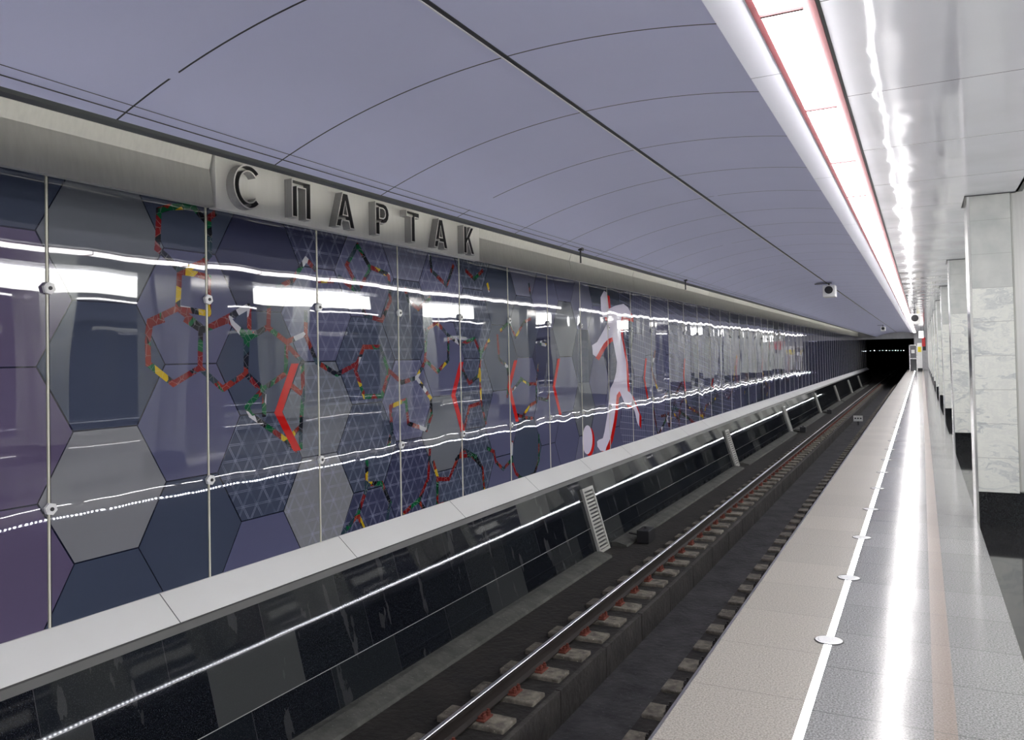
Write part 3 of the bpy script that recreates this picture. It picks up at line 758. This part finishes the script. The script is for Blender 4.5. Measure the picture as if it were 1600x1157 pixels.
def small_box(y_, lab, s_=1.0):
    root = empty('junction_box', (-4.02, y_, -1.285), lab, 'box')
    link('body', B(-.10 * s_, .10 * s_, -.17, .17, 0, .20 * s_, bev=.01), 'black_iron', root)
    bm = bmesh.new(); cyl(bm, (0, 0, .20 * s_), (0, 0, .24 * s_), .02, 10); cyl(bm, (-.1 * s_, .05, .08), (-.30, .05, .10), .014, 8)
    link('cable_gland', bm, 'cable', root)
small_box(12.35, 'black junction box on the track bed beside the nearest grille')
small_box(31.4, 'small black junction box beside the third grille')
small_box(41.0, 'tiny black junction box beside the fourth grille')

# ------------------------------------------------------------------ cables, rods, cameras
def tube(name, pts, r, mt, parent=None):
    bm = bmesh.new(); n = 6; prev = None
    for p_ in pts:
        ring = [bm.verts.new((p_[0] + r * math.cos(2 * math.pi * i_ / n), p_[1], p_[2] + r * math.sin(2 * math.pi * i_ / n))) for i_ in range(n)]
        if prev:
            for i_ in range(n): bm.faces.new((prev[i_], prev[(i_ + 1) % n], ring[(i_ + 1) % n], ring[i_]))
        prev = ring
    return link(name, bm, mt, parent)
def sag(x_, z_, ya, yb, step, dz):
    pts = []; y_ = ya
    while y_ < yb:
        for j in range(6): pts.append((x_, y_ + step * j / 6, z_ - dz * 4 * (j / 6) * (1 - j / 6)))
        y_ += step
    return pts
tag(tube('cable', sag(-3.33, vz(-3.33) - .012, Y0, 70, 8.6, .006), .0018, 'cable'), 'upper thin grey cable stretched along the vault', 'cable')
tag(tube('cable', sag(-3.385, vz(-3.385) - .014, Y0, 70, 8.6, .008), .0030, 'cable'), 'lower darker cable stretched along the vault edge', 'cable')
for k, y_ in enumerate((8.38, 12.9)):
    root = empty('cable_hanger', (-3.42, y_, vz(-3.42) - .01), '%s black cable hanger rod below the vault edge' % ORD[k], 'bracket')
    bm = bmesh.new(); cyl(bm, (0, 0, -.15), (0, 0, .02), .010, 8); link('rod', bm, 'black_iron', root)
    link('clip', B(-.02, .03, -.03, .03, -.01, .025, bev=.004), 'black_iron', root)

def cctv(loc, drop, lab, arm=True, s=1.0):
    root = empty('cctv_camera', loc, lab, 'camera')
    bm = bmesh.new()
    cyl(bm, (0, 0, -drop), (0, 0, 0), .018, 10); box(bm, -.06, .06, -.06, .06, -.012, 0, 0)
    if arm: box(bm, -.30, .02, -.015, .015, -.020, -.004, 0)
    link('bracket', bm, 'black_iron', root)
    h = link('housing', B(-.13 * s, .13 * s, -.06, .34, -drop - .26 * s, -drop, bev=.012), 'white_enamel', root)
    bm = bmesh.new(); cyl(bm, (0, -.060, -drop - .11 * s), (0, -.085, -drop - .11 * s), .085 * s, 24); cyl(bm, (0, -.085, -drop - .11 * s), (0, -.11, -drop - .11 * s), .05 * s, 20)
    link('lens', bm, 'black_iron', h)
cctv((-1.8, 19.0, vz(-1.8) - .03), .05, 'white box camera with black lens hanging from the vault over the track')
cctv((-.19, 33.0, 3.2), .16, 'white box camera with black lens under the platform ceiling', False, 1.45)
cctv((-2.0, 52.0, vz(-2.0) - .03), .10, 'tiny far camera hanging from the vault near the portal')

# ------------------------------------------------------------------ far end of the platform
bo = empty('service_booth', (-.60, 71.6, 0), 'dark grey service cabinet with a white notice at the platform end', 'cabinet')
bm = bmesh.new()
box(bm, -.28, .24, .03, .5, .02, 2.06, 0); link('body', bm, 'booth_grey', bo)
bm = bmesh.new()
box(bm, -.30, -.24, 0, .5, 0, 2.12, 0); box(bm, .22, .27, 0, .5, 0, 2.12, 0); box(bm, -.30, .27, 0, .5, 2.06, 2.12, 0); box(bm, -.26, .24, .0, .05, .98, 1.05, 0)
link('frame', bm, 'steel_bright', bo)
link('door', B(-.22, .20, .012, .03, .04, .96, bev=.003), 'anthracite', bo)
link('notice', B(-.14, .10, .010, .028, 1.44, 1.72), 'white_enamel', bo)
pi_ = empty('white_pillar', (-.14, 71.4, 0), 'white pillar with yellow warning plate at the platform end', 'pillar')
link('base', B(-.17, .17, -.01, .33, 0, .24), 'black_iron', pi_)
link('shaft', B(-.165, .165, 0, .32, .24, 2.25, bev=.01), 'white_enamel', pi_)
link('warning_plate', B(-.13, .12, -.012, 0, 1.53, 1.95, bev=.003), 'yellow_paint', pi_)
rs = empty('red_panel_sign', (.17, 66.0, 1.65), 'small red and dark panel hanging beside the far columns', 'sign')
link('red_face', B(-.13, .08, 0, .03, .30, .98, bev=.004), 'red_paint', rs)
link('dark_face', B(-.10, .12, .032, .06, 0, .95, bev=.004), 'black_iron', rs)
bm = bmesh.new(); cyl(bm, (0, .03, .95), (0, .03, 1.552), .012, 8); link('hanger', bm, 'black_iron', rs)
ck = empty('platform_clock', (.0, 60.0, 2.5), 'small bright display box hanging far down the platform', 'display')
link('screen', B(-.14, .14, 0, .08, 0, .45, bev=.01), 'screen_white', ck)
bm = bmesh.new(); cyl(bm, (0, .04, .45), (0, .04, .70), .012, 8); link('hanger', bm, 'black_iron', ck)
for k, (x_, y_, z_) in enumerate(((-6.1, 96, 1.63), (-5.75, 100, 1.72), (-5.45, 104, 1.71), (-5.1, 106, 1.72), (-4.6, 108, 1.72), (-4.3, 109, 1.73), (-4.0, 112, 1.70), (-3.75, 115, 1.70), (-3.45, 118, 1.70), (-3.2, 122, 1.69), (-3.0, 126, 1.68), (-2.7, 130, 1.67), (-2.4, 134, 1.66))):
    root = empty('tunnel_lamp', (x_, y_, z_), 'tiny white lamp glowing in the dark tunnel mouth', 'lamp', 'tunnel lamps')
    bm = bmesh.new(); bmesh.ops.create_uvsphere(bm, u_segments=10, v_segments=8, radius=.020 if k % 3 else .042); link('bulb', bm, 'tunnel_bulb', root)
    bm = bmesh.new(); cyl(bm, (0, .05, 0), (0, .05, -2.9), .02, 6); link('pole', bm, 'black_iron', root)
rl = empty('signal_lamp', (-6.7, 94, 1.5), 'tiny red signal light at the left of the tunnel mouth', 'signal')
bm = bmesh.new(); bmesh.ops.create_uvsphere(bm, u_segments=10, v_segments=8, radius=.06); link('bulb', bm, 'signal_red', rl)
bm = bmesh.new(); cyl(bm, (0, .05, 0), (0, .05, -2.7), .02, 6); link('pole', bm, 'black_iron', rl)
